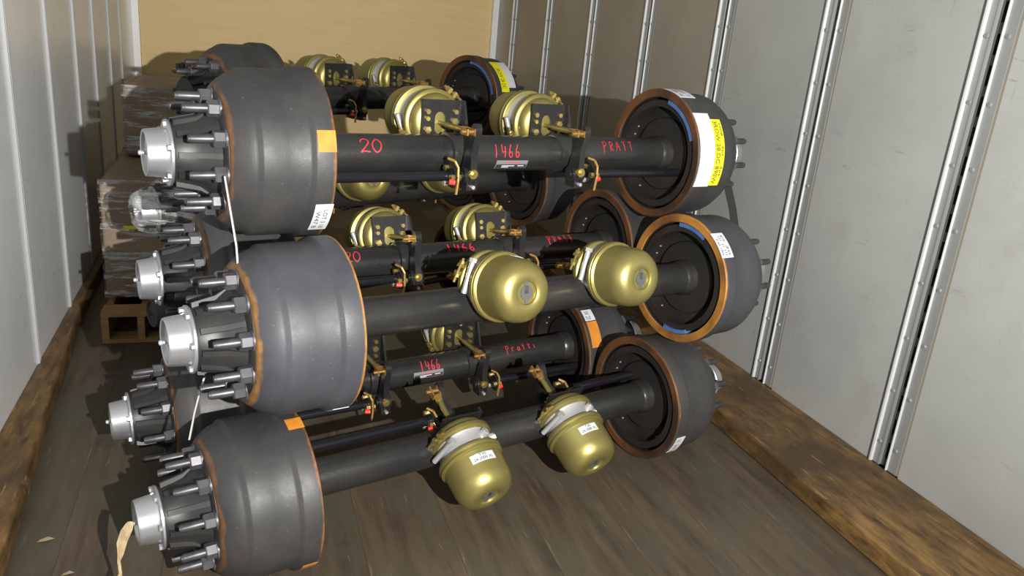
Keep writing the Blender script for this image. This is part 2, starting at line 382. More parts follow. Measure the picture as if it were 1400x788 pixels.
def ch_mid(mx): return MB().lathe([(.055,.05),(.056,.0905),(.064,.088),(.098,.088),(.108,.092),(.110,.05)], 56, mx).mesh('flange_body', M['cast'])
def ch_can(mx): return MB().lathe([(.107,.05),(.107,.099),(.109,.1045),(.116,.106),(.121,.1045),(.123,.1015),(.126,.1045),(.131,.1045),(.134,.101),(.136,.0965),(.140,.0955),(.205,.0935),(.225,.0895),(.242,.080),(.252,.067),(.256,.054),(.2565,.040),(.253,.0335),(.247,.032),(.247,0)], 64, mx).mesh('spring_housing', M['gold'])
def ch_key(mx, g=1):
    b = MB().lathe([(.2455,.020),(.2495,.020)], 24, mx); b.box((.2455,-.002,-.007), (.2495,.034,.007), 0, mx); b.box((.2455,-.030,-.006), (.2492,0,.006), 0, mx)
    return b.mesh('release_slot_plug', M['greyplug'])
def ch_clampbolts(mx):
    out = []
    for k, a in enumerate((62, 215)):
        rm = mx @ Matrix.Rotation(R(a), 4, 'X')
        b = MB().box((.037,.098,-.016), (.053,.120,-.006), 0, rm).box((.037,.098,.006), (.053,.120,.016), 0, rm)
        p = rm @ Vector((.045,.112,-.034)); q = rm @ Vector((.045,.112,.042)); b.cyl(p, q, .0042, 8)
        b.cyl(rm @ Vector((.045,.112,-.026)), rm @ Vector((.045,.112,-.016)), .0085, 6); b.cyl(rm @ Vector((.045,.112,.016)), rm @ Vector((.045,.112,.025)), .0085, 6)
        out.append(b.mesh('clamp_bolt', M['brass']))
    return out
def ch_ports(mx, angs):
    out = []
    for a in angs:
        rm = mx @ Matrix.Rotation(R(a), 4, 'X')
        b = MB().cyl(rm @ Vector((.082,.078,0)), rm @ Vector((.082,.101,0)), .015, 18).cyl(rm @ Vector((.082,.09,0)), rm @ Vector((.082,.105,0)), .0095, 6)
        out.append(b.mesh('port_plug', M['cast']))
    return out
def ch_bar(mx, a):
    rm = mx @ Matrix.Rotation(R(a), 4, 'X')
    return MB().cyl(rm @ Vector((.082,.096,-.045)), rm @ Vector((.082,.096,.05)), .0085, 12).cyl(rm @ Vector((.082,.096,-.056)), rm @ Vector((.082,.096,-.044)), .0125, 6).mesh('caging_bolt', M['cast'])
def bracket_mesh(mx, gz, up=1):
    # mount plate with an oval window; local: X = t, Y = up (w), Z = along the axle (gz flips)
    mx = mx @ Matrix.Diagonal((1, up, 1, 1)); b = MB(); n = 48; outer = []; inner = []
    for k in range(n):
        a = 2*pi*k/n; c, s = math.cos(a), math.sin(a)
        wz0, wz1, wy0, wy1 = -.064, .080, -.062, .072
        sx = (wz1 if c > 0 else wz0)/c if abs(c) > 1e-6 else 1e9; sy = (wy1 if s > 0 else wy0)/s if abs(s) > 1e-6 else 1e9
        q = min(sx, sy); outer.append((c*q, s*q)); inner.append((.019*c, .019*s+(.016 if s > 0 else -.016)))
    # corner snapping
    for cx in (-.064, .080):
        for cy in (-.062, .072):
            i = min(range(n), key=lambda k: math.hypot(outer[k][0]-cx, outer[k][1]-cy)); outer[i] = (cx, cy)
    v = []
    for t in (-.008, 0):
        v += [mx @ Vector((t, y, z*gz)) for z, y in outer]+[mx @ Vector((t, y, z*gz)) for z, y in inner]
    f = []
    for i in range(n):
        j = (i+1) % n
        f += [(i, j, n+j, n+i), (2*n+j, 2*n+i, 3*n+i, 3*n+j), (i, 2*n+i, 2*n+j, j), (n+i, n+j, 3*n+j, 3*n+i)]
    b.add(v, f)
    # side gusset towards the push rod, tapering downwards
    for z, dp in ((.072, .050),):
        pts = [(-.008,.072),(-.022,.072),(-.008-dp,-.03),(-.008-dp,-.075),(-.008,-.075)]
        b.prism(pts, z*gz, (z+.008)*gz, lambda p_, h: mx @ Vector((p_[0], p_[1], h)))
    # foot welded to the tube
    b.prism([(-.004,-.055),(.034,-.075),(.034,-.11),(-.055,-.11),(-.06,-.07),(-.008,-.055)], -.055*gz, .070*gz, lambda p_, h: mx @ Vector((p_[0], p_[1], h)))
    return b.mesh('chamber_bracket', M['black'])
def bracket_bolts(mx, gz, up=1):
    out = []; mx = mx @ Matrix.Diagonal((1, up, 1, 1))
    for z, y, r in ((-.047,.035,.0085), (-.047,.013,.0075), (-.045,-.022,.0115), (.052,.036,.008), (.050,.006,.012), (.052,-.022,.0075)):
        out.append(MB().cyl(mx @ Vector((-.008, y, z*gz)), mx @ Vector((-.018, y, z*gz)), r, 6).mesh('bracket_bolt', M['brass']))
    return out
def rod_mesh(mx, ln):
    b = MB().cyl(mx @ Vector((.0,0,0)), mx @ Vector((-.05,0,0)), .0065, 12)
    b.cyl(mx @ Vector((-.05,0,0)), mx @ Vector((-ln+.03,0,0)), .0095, 14)
    return b.mesh('push_rod', M['gold'])
def clevis_mesh(mx, ln, gz):
    b = MB().cyl(mx @ Vector((-ln+.045,0,0)), mx @ Vector((-ln+.022,0,0)), .013, 6, 0)
    for z in (-.014, .012): b.box((-ln-.014,-.010,z), (-ln+.026,.010,z+.005), 0, mx)
    b.box((-ln+.022,-.010,-.014), (-ln+.028,.010,.017), 0, mx)
    b.cyl(mx @ Vector((-ln,0,-.026)), mx @ Vector((-ln,0,.030)), .0055, 10)
    return b.mesh('clevis', M['brownrod'])
def slack_mesh(s, P, C):
    # P = push rod pin (y,z), C = camshaft centre (y,z)
    P = Vector(P); C = Vector(C); d = (P-C); ln = d.length; d.normalize(); n = Vector((-d.y, d.x))
    pts = []
    for k in range(9): a = -pi/2-pi/2+pi*k/8*1.0; 
    for k in range(13):
        a = pi*k/12; q = C-d*(.036*math.sin(a))+n*(.034*math.cos(a)); pts.append(q)
    pts += [C+d*.03-n*.030, C+d*(ln*.62)-n*.018, P-n*.016]
    for k in range(7):
        a = pi*k/6; pts.append(P+d*(.026*math.sin(a))-n*(.016*math.cos(a)))
    pts += [C+d*(ln*.62)+n*.012, C+d*.03+n*.026]
    f = lambda p_, h: Vector((s+h, p_.x, p_.y))
    b = MB().prism(pts, -.011, .011, f)
    b.cyl((s-.024, C.x, C.y), (s+.024, C.x, C.y), .026, 20)
    b.cyl((s-.03, C.x, C.y), (s+.03, C.x, C.y), .014, 12)
    q = C-d*.012
    b.box((s-.018, q.x-.028, q.y-.03), (s+.018, q.x+.022, q.y+.026))
    return b.mesh('slack_adjuster', M['black'])
def slackbolt(s, C, dy):
    y, z = C
    return MB().cyl((s-.002, y+dy*.026, z+.010), (s-.002, y+dy*.037, z+.010), .0145, 16).cyl((s-.002, y+dy*.030, z+.010), (s-.002, y+dy*.045, z+.010), .0085, 6).mesh('adjuster_hex', M['brass'])
def slackbolt2(s, C, dy):
    y, z = C
    return MB().cyl((s, y+dy*.022, z-.030), (s, y+dy*.038, z-.030), .006, 8).mesh('lock_screw', M['cast'])
def camshaft_mesh(g, s, C):
    y, z = C; s0 = s
    b = MB().lathe([(s0,.0155),(.70*g,.0155)], 20, Matrix.Translation((0, y, z)))
    b.lathe([(s0-g*.002,.022),(s0+g*.012,.022)], 20, Matrix.Translation((0, y, z)))
    return b.mesh('camshaft_tube', M['gloss'])
def cambracket_mesh(g, s, C, dy):
    y, z = C; d = Vector((y, z)); l = d.length; d /= l; n = Vector((-d.y, d.x))
    pts = [d*(TR-.01)-n*.028, d*(l)-n*.036, d*(l+.035)-n*.020, d*(l+.035)+n*.020, d*l+n*.036, d*(TR-.01)+n*.028]
    return MB().prism(pts, s-.004, s+.004, lambda p_, h: Vector((h, p_.x, p_.y))).mesh('camshaft_bracket', M['black'])
def cambolts(g, s, C, dy):
    out = []
    y, z = C
    for a, r, mt in ((60, .0085, 'brass'), (180, .010, 'brass'), (300, .0085, 'cast')):
        q = Vector((0, y+.027*math.cos(R(a)), z+.027*math.sin(R(a))))
        out.append(MB().cyl((s-.017, q.y, q.z), (s+.017, q.y, q.z), r, 6).mesh('bracket_bolt', M[mt]))
    return out
def hose_clip(s, C, dy):
    y, z = C
    b = MB(); pts = [(s-.02, y+dy*.012, z+.055), (s-.006, y+dy*.03, z+.05), (s+.004, y+dy*.036, z+.03), (s+.006, y+dy*.036, z-.01), (s+.003, y+dy*.034, z-.05)]
    for p_, q in zip(pts, pts[1:]): b.cyl(p_, q, .0045, 8)
    return b.mesh('anti_rattle_spring', M['brownrod'])

AX = {}
def axle(key, cx, cy, cz, yw, pt, label, cfg, rimkind='b', nohub=False):
    root = bpy.data.objects.new('trailer_axle', None); COL.objects.link(root)
    root.location = (cx, cy, cz); root.rotation_euler = (0, -pt, yw); root.empty_display_size = .1
    tag(root, label, 'axle', 'black trailer axles stacked in the truck')
    e, off, p, svals, ln, cam_yz, gz, dy = cfg
    ck = str(cfg); ax = {'root': root}
    tb = ax['tube'] = link('axle_tube', cached('tube'+ck, lambda: tube_mesh(svals)), root)
    for g in (-1, 1):
        dr = link('brake_drum', cached(f'drum{g}{rimkind}', lambda: drum_mesh(g, rimkind)), root); ax[f'drum{g}'] = dr
        hb = link('hub', cached(f'hub{g}', lambda: hub_mesh(g)), root)
        if nohub and g < 0: cp = None
        else: cp = link('hub_cap', cached(f'cap{g}', lambda: cap_mesh(g)), root); ax[f'cap{g}'] = cp
        if cp: cp['label'] = 'bright aluminium hub cap'; link('grease_nipple', cached(f'nip{g}', lambda: nipple_mesh(g)), cp)
        ph = random.uniform(-.25, .25)
        hb.rotation_euler = (ph, 0, 0)
        if cp: cp.rotation_euler = (ph+.3, 0, 0)
        for k in range(10):
            for nm, fn in (('wheel_stud', stud_mesh), ('wheel_nut', nut_mesh)):
                o = link(nm, cached(f'{nm}{g}', lambda: fn(g)), hb); o.rotation_euler = (2*pi*k/10, 0, 0)
        for k in range(6 if cp else 0):
            o = link('cap_bolt', cached(f'cb{g}', lambda: capbolt_mesh(g)), cp); o.rotation_euler = (2*pi*k/6, 0, 0)
        bk = link('brake_shoes', cached(f'bk{g}', lambda: backing_mesh(g)), root); ax[f'shoe{g}'] = bk
        link('backing_rivets', cached(f'pb{g}', lambda: platebolt_mesh(g)), bk)
    for i, s in enumerate(svals):
        g = -1 if i == 0 else 1
        mx = chamber_mx(s, e, p, off); k_ = f'{ck}{i}'
        zf = 1 if (mx.to_3x3() @ Vector((0, 0, 1))).x > 0 else -1
        ch = bpy.data.objects.new('brake_chamber', None); COL.objects.link(ch); ch.parent = root; ax[f'ch{i}'] = ch
        link('chamber_cup', cached('cup'+k_, lambda: ch_cup(mx)), ch)
        link('flange_body', cached('mid'+k_, lambda: ch_mid(mx)), ch)
        link('spring_housing', cached('can'+k_, lambda: ch_can(mx)), ch)
        link('release_slot_plug', cached('key'+k_, lambda: ch_key(mx)), ch)
        for q, me in enumerate(cached('cbs'+k_, lambda: ch_clampbolts(mx))): link('clamp_bolt', me, ch)
        pa = {0: (-25, -62), 1: (-30, -68)}[i] if dy < 0 else (40, 80)
        pa = tuple(a*zf*-1 for a in pa)
        for me in cached('prt'+k_, lambda: ch_ports(mx, pa)): link('port_plug', me, ch)
        link('caging_bolt', cached('bar'+k_, lambda: ch_bar(mx, 70)), ch)
        br = link('chamber_bracket', cached('br'+k_, lambda: bracket_mesh(mx, zf*gz, 1 if off > 0 else -1)), root)
        for me in cached('brb'+k_, lambda: bracket_bolts(mx, zf*gz, 1 if off > 0 else -1)): link('bracket_bolt', me, br)
        rd = link('push_rod', cached('rod'+k_, lambda: rod_mesh(mx, ln)), root)
        link('clevis', cached('clv'+k_, lambda: clevis_mesh(mx, ln, gz)), rd)
        P = mx @ Vector((-ln, 0, 0)); ss = s+.022*gz
        sl = link('slack_adjuster', cached('sl'+k_, lambda: slack_mesh(ss, (P.y, P.z), cam_yz)), root)
        link('adjuster_hex', cached('sb'+k_, lambda: slackbolt(ss, cam_yz, -1)), sl); link('lock_screw', cached('sc'+k_, lambda: slackbolt2(ss, cam_yz, -1)), sl)
        s1 = ss+g*.06
        cs = link('camshaft_tube', cached('cs'+k_, lambda: camshaft_mesh(g, s1, cam_yz)), root)
        cb = link('camshaft_bracket', cached('cbk'+k_, lambda: cambracket_mesh(g, s1, cam_yz, dy)), root)
        for me in cached('cbb'+k_, lambda: cambolts(g, s1, cam_yz, dy)): link('bracket_bolt', me, cb)
        o = link('anti_rattle_spring', cached('hc'+k_, lambda: hose_clip(s1, cam_yz, -1)), cb)
        o = link('red_plug', cached('rp'+k_, lambda: MB().cyl((s1-g*-.022, cam_yz[0]-.030, cam_yz[1]-.012), (s1+g*.004, cam_yz[0]-.034, cam_yz[1]-.014), .008, 10).mesh('red_plug', M['redplug'])), cb)
    AX[key] = ax; return ax

CFG_A = (R(180-0), .0, .0, None)
# chamber axis pointing away from the camera: e = 180 deg gives w pointing down, so off is negative
def cfgA(tilt=0, sv=(-.208, .203)): return (R(180-tilt), -.085, .07, sv, .20, (-.100, -.052), 1, -1)
def rot2(y, z, t): c, s = math.cos(t), math.sin(t); return (y*c-z*s, y*s+z*c)
def cfgAt(tilt, sv=(-.208, .203)):
    t = R(tilt); y, z = rot2(-.100, -.052, t); return (R(180)-t, -.085, .07, sv, .20, (y, z), 1, -1)
CFG_F = (R(180), -.085, .07, (-.208, .203), .20, (-.100, -.052), 1, -1)
CFG_B = (R(10), .062, -.02, (-.17, .265), .15, (.100, -.045), 1, -1)
CFG_C = (R(-27), .058, -.01, (-.14, .275), .165, (.082, .052), 1, -1)

A = axle('A', .8236, 2.436, 1.1409, .2439, -.0034, 'top black axle at the front of the stack, tube marked 20 1466 in red', CFG_F)
B = axle('B', .8678, 2.1931, .7259, .2629, -.0042, 'front middle axle with orange drum rims and two big gold chambers facing out', CFG_B, 'o')
Cx = axle('C', .7754, 2.2076, .2350, .2611, .0133, 'lowest front axle resting on the floor, gold chambers pointing down with white labels', CFG_C)
D = axle('D', .7637, 2.7154, .7071, .2169, .0009, 'second row axle directly below and behind the top front axle', cfgAt(-12, (-.235, .19)))
E_ = axle('E', .6539, 2.744, .2350, .2135, .0159, 'second row axle on the floor, behind the lowest front axle', CFG_F)
Fx = axle('F', .6786, 4.0899, 1.1468, .532, .0022, 'rearmost top axle in front of the plywood bulkhead, yellow label on its drum', CFG_F, 'b', True)
G = axle('G', .673, 3.3765, .8246, .3495, .0287, 'third row axle, its left hub cap wrapped in clear stretch film beside the carton', (R(5), .085, -.02, (-.25, .15), .15, (.1, -.05), 1, -1))
H = axle('H', .61, 3.93, .2350, .45, 0, 'rear axle on the floor beside the wooden pallet, only its dark hub end showing', CFG_F)
K = axle('K', .68, 4.235, .690, .53, 0, 'rear middle axle between the two rearmost axles, almost wholly hidden', CFG_F, 'b', True)

# ------- markings on tubes
handwriting('handwriting', '20', -.518, -.445, 32, .040, TR, A['tube'], 'red handwritten number 20')
handwriting('handwriting', '1466', -.068, .035, 17, .042, TR, A['tube'], 'red handwritten number 1466')
handwriting('handwriting', 'PRATT', .375, .525, 36, .036, TR, A['tube'], 'faint red handwritten word', .0028)
handwriting('handwriting', '20', -.445, -.385, 44, .038, TR, D['tube'], 'red handwritten number 20')
handwriting('handwriting', '1466', -.055, .065, 52, .036, TR, D['tube'], 'faint red handwritten number 1466', .0055)
handwriting('handwriting', 'PRATT', .39, .52, 62, .036, TR, D['tube'], 'faint red handwritten word', .005)
handwriting('handwriting', '1466', -.012, .075, 40, .040, TR, E_['tube'], 'red handwritten number 1466')
handwriting('handwriting', 'pratti', .372, .53, 54, .032, TR, E_['tube'], 'red handwritten word')
def idplate(ax, s0, s1, a0, a1):
    mb = curved(s0, s1, a0, a1, TR, 6, mi=0); w_ = s1-s0; h = a1-a0
    curved(s0+.02*w_, s1-.02*w_, a0+h*.05, a0+h*.55, TR+.0012, 4, mi=2, th=.0003, mb=mb)
    curved(s0+.3*w_, s0+.75*w_, a0+h*.72, a0+h*.8, TR+.0012, 2, mi=1, th=.0003, mb=mb)
    curved(s0+.2*w_, s0+.6*w_, a0+h*.32, a0+h*.44, TR+.0016, 2, mi=3, th=.0003, mb=mb)
    curved(s0+.7*w_, s0+.9*w_, a0+h*.32, a0+h*.44, TR+.0016, 2, mi=3, th=.0003, mb=mb)
    curved(s0+.2*w_, s0+.42*w_, a0+h*.14, a0+h*.24, TR+.0016, 2, mi=3, th=.0003, mb=mb)
    o = link('name_plate', mb.mesh('name_plate', [M['plate'], M['redplug'], M['ink'], M['white']]), ax['tube']); o['label'] = 'small grey and black foil plate'
idplate(A, -.058, .062, -46, -14)
idplate(E_, -.045, .080, -8, 18)
# ------- labels on drums
def label(ax, g, s0, s1, a0, a1, r=.235, mt='white', txt=None, name='paper_label', lab='white paper label', skew=0, n=10):
    mb = curved(s0, s1, a0, a1, r+.0004, n, skew=skew); mats = [M[mt], M['ink']]
    if txt:
        rows = len(txt)
        for i, t in enumerate(txt):
            q0 = s0+(s1-s0)*(.12+.8*i/rows); q1 = q0+(s1-s0)*.5/rows
            ctext(mb, t, q0, q1, a0+(a1-a0)*.1, a1-(a1-a0)*(.1+.2*random.random()), r+.0004, True, 1)
    o = link(name, mb.mesh(name, mats), ax[f'drum{g}']); o['label'] = lab; return o
label(A, -1, -.706, -.657, 10, 23.5, mt='orange', name='orange_sticker', lab='orange sticker')
label(A, -1, -.704, -.655, -51, -25, txt=('W47 B', 'LOT 3 18'))
label(A, 1, .660, .735, 66, 88, txt=('BR 16', '||||||| 7'))
label(A, 1, .662, .735, -20, 46, name='document_pouch', lab='white paper in a clear pouch', skew=0)
o = label(A, 1, .733, .782, -19, 40, mt='yellow', name='yellow_sticker', lab='yellow sticker with black lettering')
mb = MB(); ctext(mb, '3ROW 28 DC 890W', .741, .760, -17, 38, .2362, True); ctext(mb, 'H08    4ps    4ps', .764, .776, -10, 36, .2362, True)
link('lettering', mb.mesh('lettering', M['ink']), A['drum1'])
label(B, 1, .650, .708, 34, 58, txt=('F 60 1466', '||| || |||', 'D 20'))
label(B, -1, -.700, -.655, -78, -56)
label(Cx, -1, -.700, -.656, 70, 80, mt='orange', name='orange_sticker', lab='torn orange sticker with a worn middle')
label(Cx, -1, -.700, -.658, -48, -38, mt='orange', name='orange_sticker', lab='orange sticker')
label(Cx, 1, .672, .715, -38, -16, txt=('|| 20 |',))
label(D, -1, -.704, -.66, -50, -20)
label(E_, 1, .672, .722, 48, 61, txt=('W 20',))
label(E_, 1, .672, .722, 20, 47, mt='orange', name='brown_tape', lab='brown tape patch')
label(G, 1, .66, .70, 30, 52)
label(Fx, 1, .70, .762, 14, 62, mt='yellow', name='yellow_sticker', lab='yellow sticker with black lettering', txt=('3ROW 28 DC',))
label(Fx, 1, .762, .822, 20, 62, name='document_pouch', lab='white paper in a clear pouch')
for ax, ge, a0, a1 in ((A, 1, 22, 78), (B, 1, 62, 98), (B, 1, -98, -66), (Fx, 1, 12, 88)):
    o = link('lining_edge', blue_mesh(ge, a0, a1), ax[f'shoe{ge}']); o['label'] = 'blue lining edge'
for ax, s_, a_ in ((A, -.80, 6), (Cx, -.80, 26), (A, -.76, 38)):
    y_, z_ = -math.cos(R(a_)), math.sin(R(a_)); r0 = .2165 if s_ < -.78 else .222
    link('drum_plug', MB().cyl((s_, y_*r0, z_*r0), (s_, y_*(r0+.005), z_*(r0+.005)), .004, 8).mesh('drum_plug', M['nut']), ax['drum-1'])
# ------- labels on chambers
def chlabel(ax, i, cfg, ang, wd, t0, t1, txt):
    e, off, p, sv = cfg[:4]; mx = chamber_mx(sv[i], e, p, off)
    mb = curved(t0, t1, ang-wd, ang+wd, .0955, 8); ctext(mb, txt[0], t0+.004, t0+.010, ang-wd*.8, ang+wd*.8, .0955, False, 1) if 0 else None
    for k, t in enumerate(txt): ctext(mb, t, t0+(t1-t0)*(.42+.44*k), t0+(t1-t0)*(.08+.44*k), ang+wd*(.3+.5*k), ang-wd*(.3+.5*k), .0965, True, 1)
    for k in range(len(mb.v)): mb.v[k] = tuple(mx @ Vector(mb.v[k]))
    link('paper_label', mb.mesh('paper_label', [M['white'], M['ink']]), ax[f'ch{i}'])
chlabel(Cx, 0, CFG_C, 174, 24, .150, .178, ('T30', '24-2000 XL'))
chlabel(Cx, 1, CFG_C, 170, 20, .150, .178, ('T30', '24-2000 XL'))
chlabel(B, 0, CFG_B, 205, 18, .150, .172, ('T30', '24-2000'))
# film on G's hub
fm = MB().lathe([(-1.098,.0),(-1.097,.045),(-1.085,.066),(-1.03,.092),(-.985,.12),(-.95,.17),(-.93,.19)], 26)
for i, v in enumerate(fm.v):
    if i > 26: fm.v[i] = (v[0]+random.uniform(-.004,.004), v[1]*random.uniform(.95,1.05), v[2]*random.uniform(.95,1.05))
o = link('film_wrap', fm.mesh('film_wrap', M['film'], 180), G['root']); o['label'] = 'crumpled clear stretch film over the hub cap'
H['cap-1'].data = H['cap-1'].data.copy(); H['cap-1'].data.materials[0] = M['greyplug']; H['cap-1']['label'] = 'dull dark hub cap'
for ch in H['cap-1'].children:
    ch.data = ch.data.copy(); ch.data.materials[0] = M['greyplug']

# ------------------------------------------------------------------ trailer shell
XL, XR, YB, YF, ZT = -.778, 2.289, -2.2, 7.3, 3.3
def struct(name, mb, mt, label=None, parent=None):
    o = link(name, mb.mesh(name, mt), parent)
    if not parent: o['kind'] = 'structure'
    if label: o['label'] = label
    return o
fl = struct('floor', MB().box((XL-.05, YB, -.08), (XR+.05, YF+.1, -.012)), M['slotdark'], 'dark worn hardwood trailer floor')
x = XL; nb = 11; wb = (XR-XL)/nb
pm = MB().box((.0004, YB, -.012), (wb-.0004, YF, 0)).mesh('floorboard', M['floor'])
for i in range(nb):
    o = link('floorboard', pm, fl); o.location = (XL+i*wb, 0, random.uniform(-.0006, 0))
wr = struct('wall_right', MB().box((XR+.03, YB, -.05), (XR+.06, YF, ZT)), M['slotdark'], 'light grey scuffed trailer side wall with slotted posts')
posts = [1.984-.777*2, 1.984-.777, 1.984, 2.745, 3.531, 4.315, 5.107, 5.93, 6.755]
def post(y):
    b = MB(); Z0, Z1 = .084, ZT
    xf = XR-.004
    b.box((xf, y-.066, Z0), (XR+.03, y-.020, Z1), 0)       # near flange
    b.box((xf, y+.020, Z0), (XR+.03, y+.056, Z1), 0)       # far flange
    b.box((XR-.012, y-.025, Z0), (XR+.03, y-.021, Z1), 3)  # lips
    b.box((XR-.006, y+.019, Z0), (XR+.03, y+.024, Z1), 0)
    b.box((XR-.016, y+.050, Z0), (XR+.03, y+.058, Z1), 3)
    # channel floor with slots: strips left of, right of and between slots
    xc = XR+.008
    b.box((xc, y-.020, Z0), (xc+.004, y-.012, Z1), 1); b.box((xc, y+.009, Z0), (xc+.004, y+.020, Z1), 1)
    z = Z0
    while z < 2.3:
        b.box((xc, y-.012, z), (xc+.004, y+.009, z+.034), 1); z += .098
    b.box((xc, y-.010, z), (xc+.004, y+.010, Z1), 1)
    z = Z0+.09
    while z < 2.2:
        for yy in (y-.042, y+.037): b.lathe([(0, .009), (.006, .0065)], 8, Matrix.Translation((xf, yy, z)) @ Matrix.Rotation(pi, 4, 'Z'), [2])
        z += .21
    return b.mesh('logistic_post', [M['post'], M['channel'], M['rivet'], M['lip']])
base_post = post(0)
for y in posts:
    o = link('slotted_post', base_post, wr, (0, y, 0)); 
    link('sealant_line', MB().box((XR-.001, y-.0755, .084), (XR+.03, y-.066, ZT)).mesh('sealant_line', M['sealant']), o, (0, -y, 0))
edges = [YB]+posts+[YF]
for i in range(len(edges)-1):
    y0 = edges[i]+(.059 if i else 0); y1 = edges[i+1]-(.0757 if i < len(edges)-2 else 0)
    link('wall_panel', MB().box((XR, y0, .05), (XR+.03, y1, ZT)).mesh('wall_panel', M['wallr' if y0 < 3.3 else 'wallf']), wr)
wl = struct('wall_left', MB().box((XL-.06, YB, -.05), (XL-.03, YF, ZT)), M['slotdark'], 'grey metal trailer side wall with thin vertical battens')
lb = [-1.91, -1.26, -.62, .04, .70, 1.36, 2.02, 2.69, 3.352, 4.026, 4.683, 5.274, 5.9, 6.45]
bat = MB().box((XL-.03, -.017, .05), (XL+.004, .017, ZT)).box((XL-.03, -.019, .05), (XL+.010, -.012, ZT)).box((XL-.03, .012, .05), (XL+.007, .017, ZT)).mesh('wall_batten', M['aluw'])
for i, y in enumerate(lb):
    link('wall_batten', bat, wl, (0, y, 0))
    y0 = YB if i == 0 else lb[i-1]+.018
    link('wall_panel', MB().box((XL-.03, y0, .05), (XL, y-.0195, ZT)).mesh('wall_panel', M['walll']), wl)
link('wall_panel', MB().box((XL-.03, lb[-1]+.018, .05), (XL, YF, ZT)).mesh('wall_panel', M['walll']), wl)
struct('wall_back', MB().box((XL, YF, -.05), (XR, YF+.05, ZT)), M['ply'], 'tan plywood bulkhead at the far end of the trailer')
struct('trim_1', MB().box((XL, YF-.06, 0), (XL+.05, YF, ZT)), M['alub'], 'white corner trim beside the left wall')
struct('trim_2', MB().box((XR-.055, YF-.05, 0), (XR, YF, ZT)), M['alub'], 'white corner trim beside the right wall')
struct('ceiling', MB().box((XL-.05, YB, ZT), (XR+.05, YF+.05, ZT+.01)), M['roof'], 'translucent white trailer roof')
def beam(name, pts, z, lab):
    import bmesh
    n = len(pts); v = [(x_, y_, 0) for x_, y_ in pts]+[(x_, y_, z-(.004 if k % 2 else 0)) for k, (x_, y_) in enumerate(pts)]
    f = [tuple(reversed(range(n))), tuple(range(n, 2*n))]+[(i, (i+1) % n, n+(i+1) % n, n+i) for i in range(n)]
    me = MB().add(v, f).mesh(name, M['beam']); o = link(name, me)
    md = o.modifiers.new('bevel', 'BEVEL'); md.width = .008; md.segments = 2
    o['kind'] = 'structure'; o['label'] = lab
beam('baseboard_right', [(1.90, YB), (XR-.0, YB), (XR-.0, YF-.06), (1.93, YF-.06), (1.915, 2.9), (1.905, 1.9)], .084, 'worn brown timber kerb along the right wall')
beam('baseboard_left', [(XL, YB), (-.50, YB), (-.575, 1.2), (-.62, 2.2), (-.676, 3.07), (-.735, 4.2), (-.74, YF-.07), (XL, YF-.07)], .084, 'worn brown timber kerb along the left wall')

# ------------------------------------------------------------------ wrapped cartons, pallet, straps, scraps
def film_box(name, a, b, label, cat, group=None):
    x0, y0, z0 = a; x1, y1, z1 = b
    root = bpy.data.objects.new(name, None); COL.objects.link(root); root.location = ((x0+x1)/2, (y0+y1)/2, z0)
    tag(root, label, cat, group)
    c = Vector(root.location)
    o = link('carton', MB().box(a, b).mesh('carton', M['carton']), root, -c)
    md = o.modifiers.new('bevel', 'BEVEL'); md.width = .012; md.segments = 2
    mb = MB(); n = 9; q = .006
    # crumpled film sleeve around the four sides
    ring = []
    for i in range(n): ring.append((x0-q+(x1-x0+2*q)*i/n, y0-q))
    for i in range(n): ring.append((x1+q, y0-q+(y1-y0+2*q)*i/n))
    for i in range(n): ring.append((x1+q-(x1-x0+2*q)*i/n, y1+q))
    for i in range(n): ring.append((x0-q, y1+q-(y1-y0+2*q)*i/n))
    m_ = 14; v = []
    for j in range(m_+1):
        z = z0+.0+(z1-z0+.008)*j/m_
        for (x_, y_) in ring: v.append((x_+random.uniform(-.004, .003), y_-random.uniform(0, .008), z))
    N = len(ring); f = [(j*N+i, j*N+(i+1) % N, (j+1)*N+(i+1) % N, (j+1)*N+i) for j in range(m_) for i in range(N)]
    mb.add(v, f); o = link('stretch_film', mb.mesh('stretch_film', M['film'], 180), root, -c); o['label'] = 'clear stretch film'
    return root
film_box('wrapped_carton', (-.60, 3.93, .155), (-.245, 5.35, .715), 'lower brown carton wrapped in clear film, standing on the wooden pallet', 'carton', 'film wrapped cartons by the left wall')
film_box('wrapped_carton', (-.555, 4.56, .728), (-.105, 5.33, 1.085), 'upper brown carton wrapped in clear film, standing on the lower carton', 'carton', 'film wrapped cartons by the left wall')
pr = bpy.data.objects.new('wooden_pallet', None); COL.objects.link(pr); pr.location = (-.40, 4.5, 0)
tag(pr, 'orange-brown wooden pallet under the lower film wrapped carton', 'pallet')
off_ = Vector((.40, -4.5, 0))
for y in (3.72, 4.25, 4.8, 5.25):
    link('deck_board', MB().box((-.60, y, .128), (-.26, y+.11, .150)).mesh('deck_board', M['pallet']), pr, off_)
for xx in (-.60, -.45, -.29):
    link('stringer', MB().box((xx, 3.72, .018), (xx+.03, 5.36, .128)).mesh('stringer', M['pallet']), pr, off_)
for y in (3.72, 4.5, 5.25):
    link('bottom_board', MB().box((-.60, y, 0), (-.26, y+.10, .018)).mesh('bottom_board', M['pallet']), pr, off_)

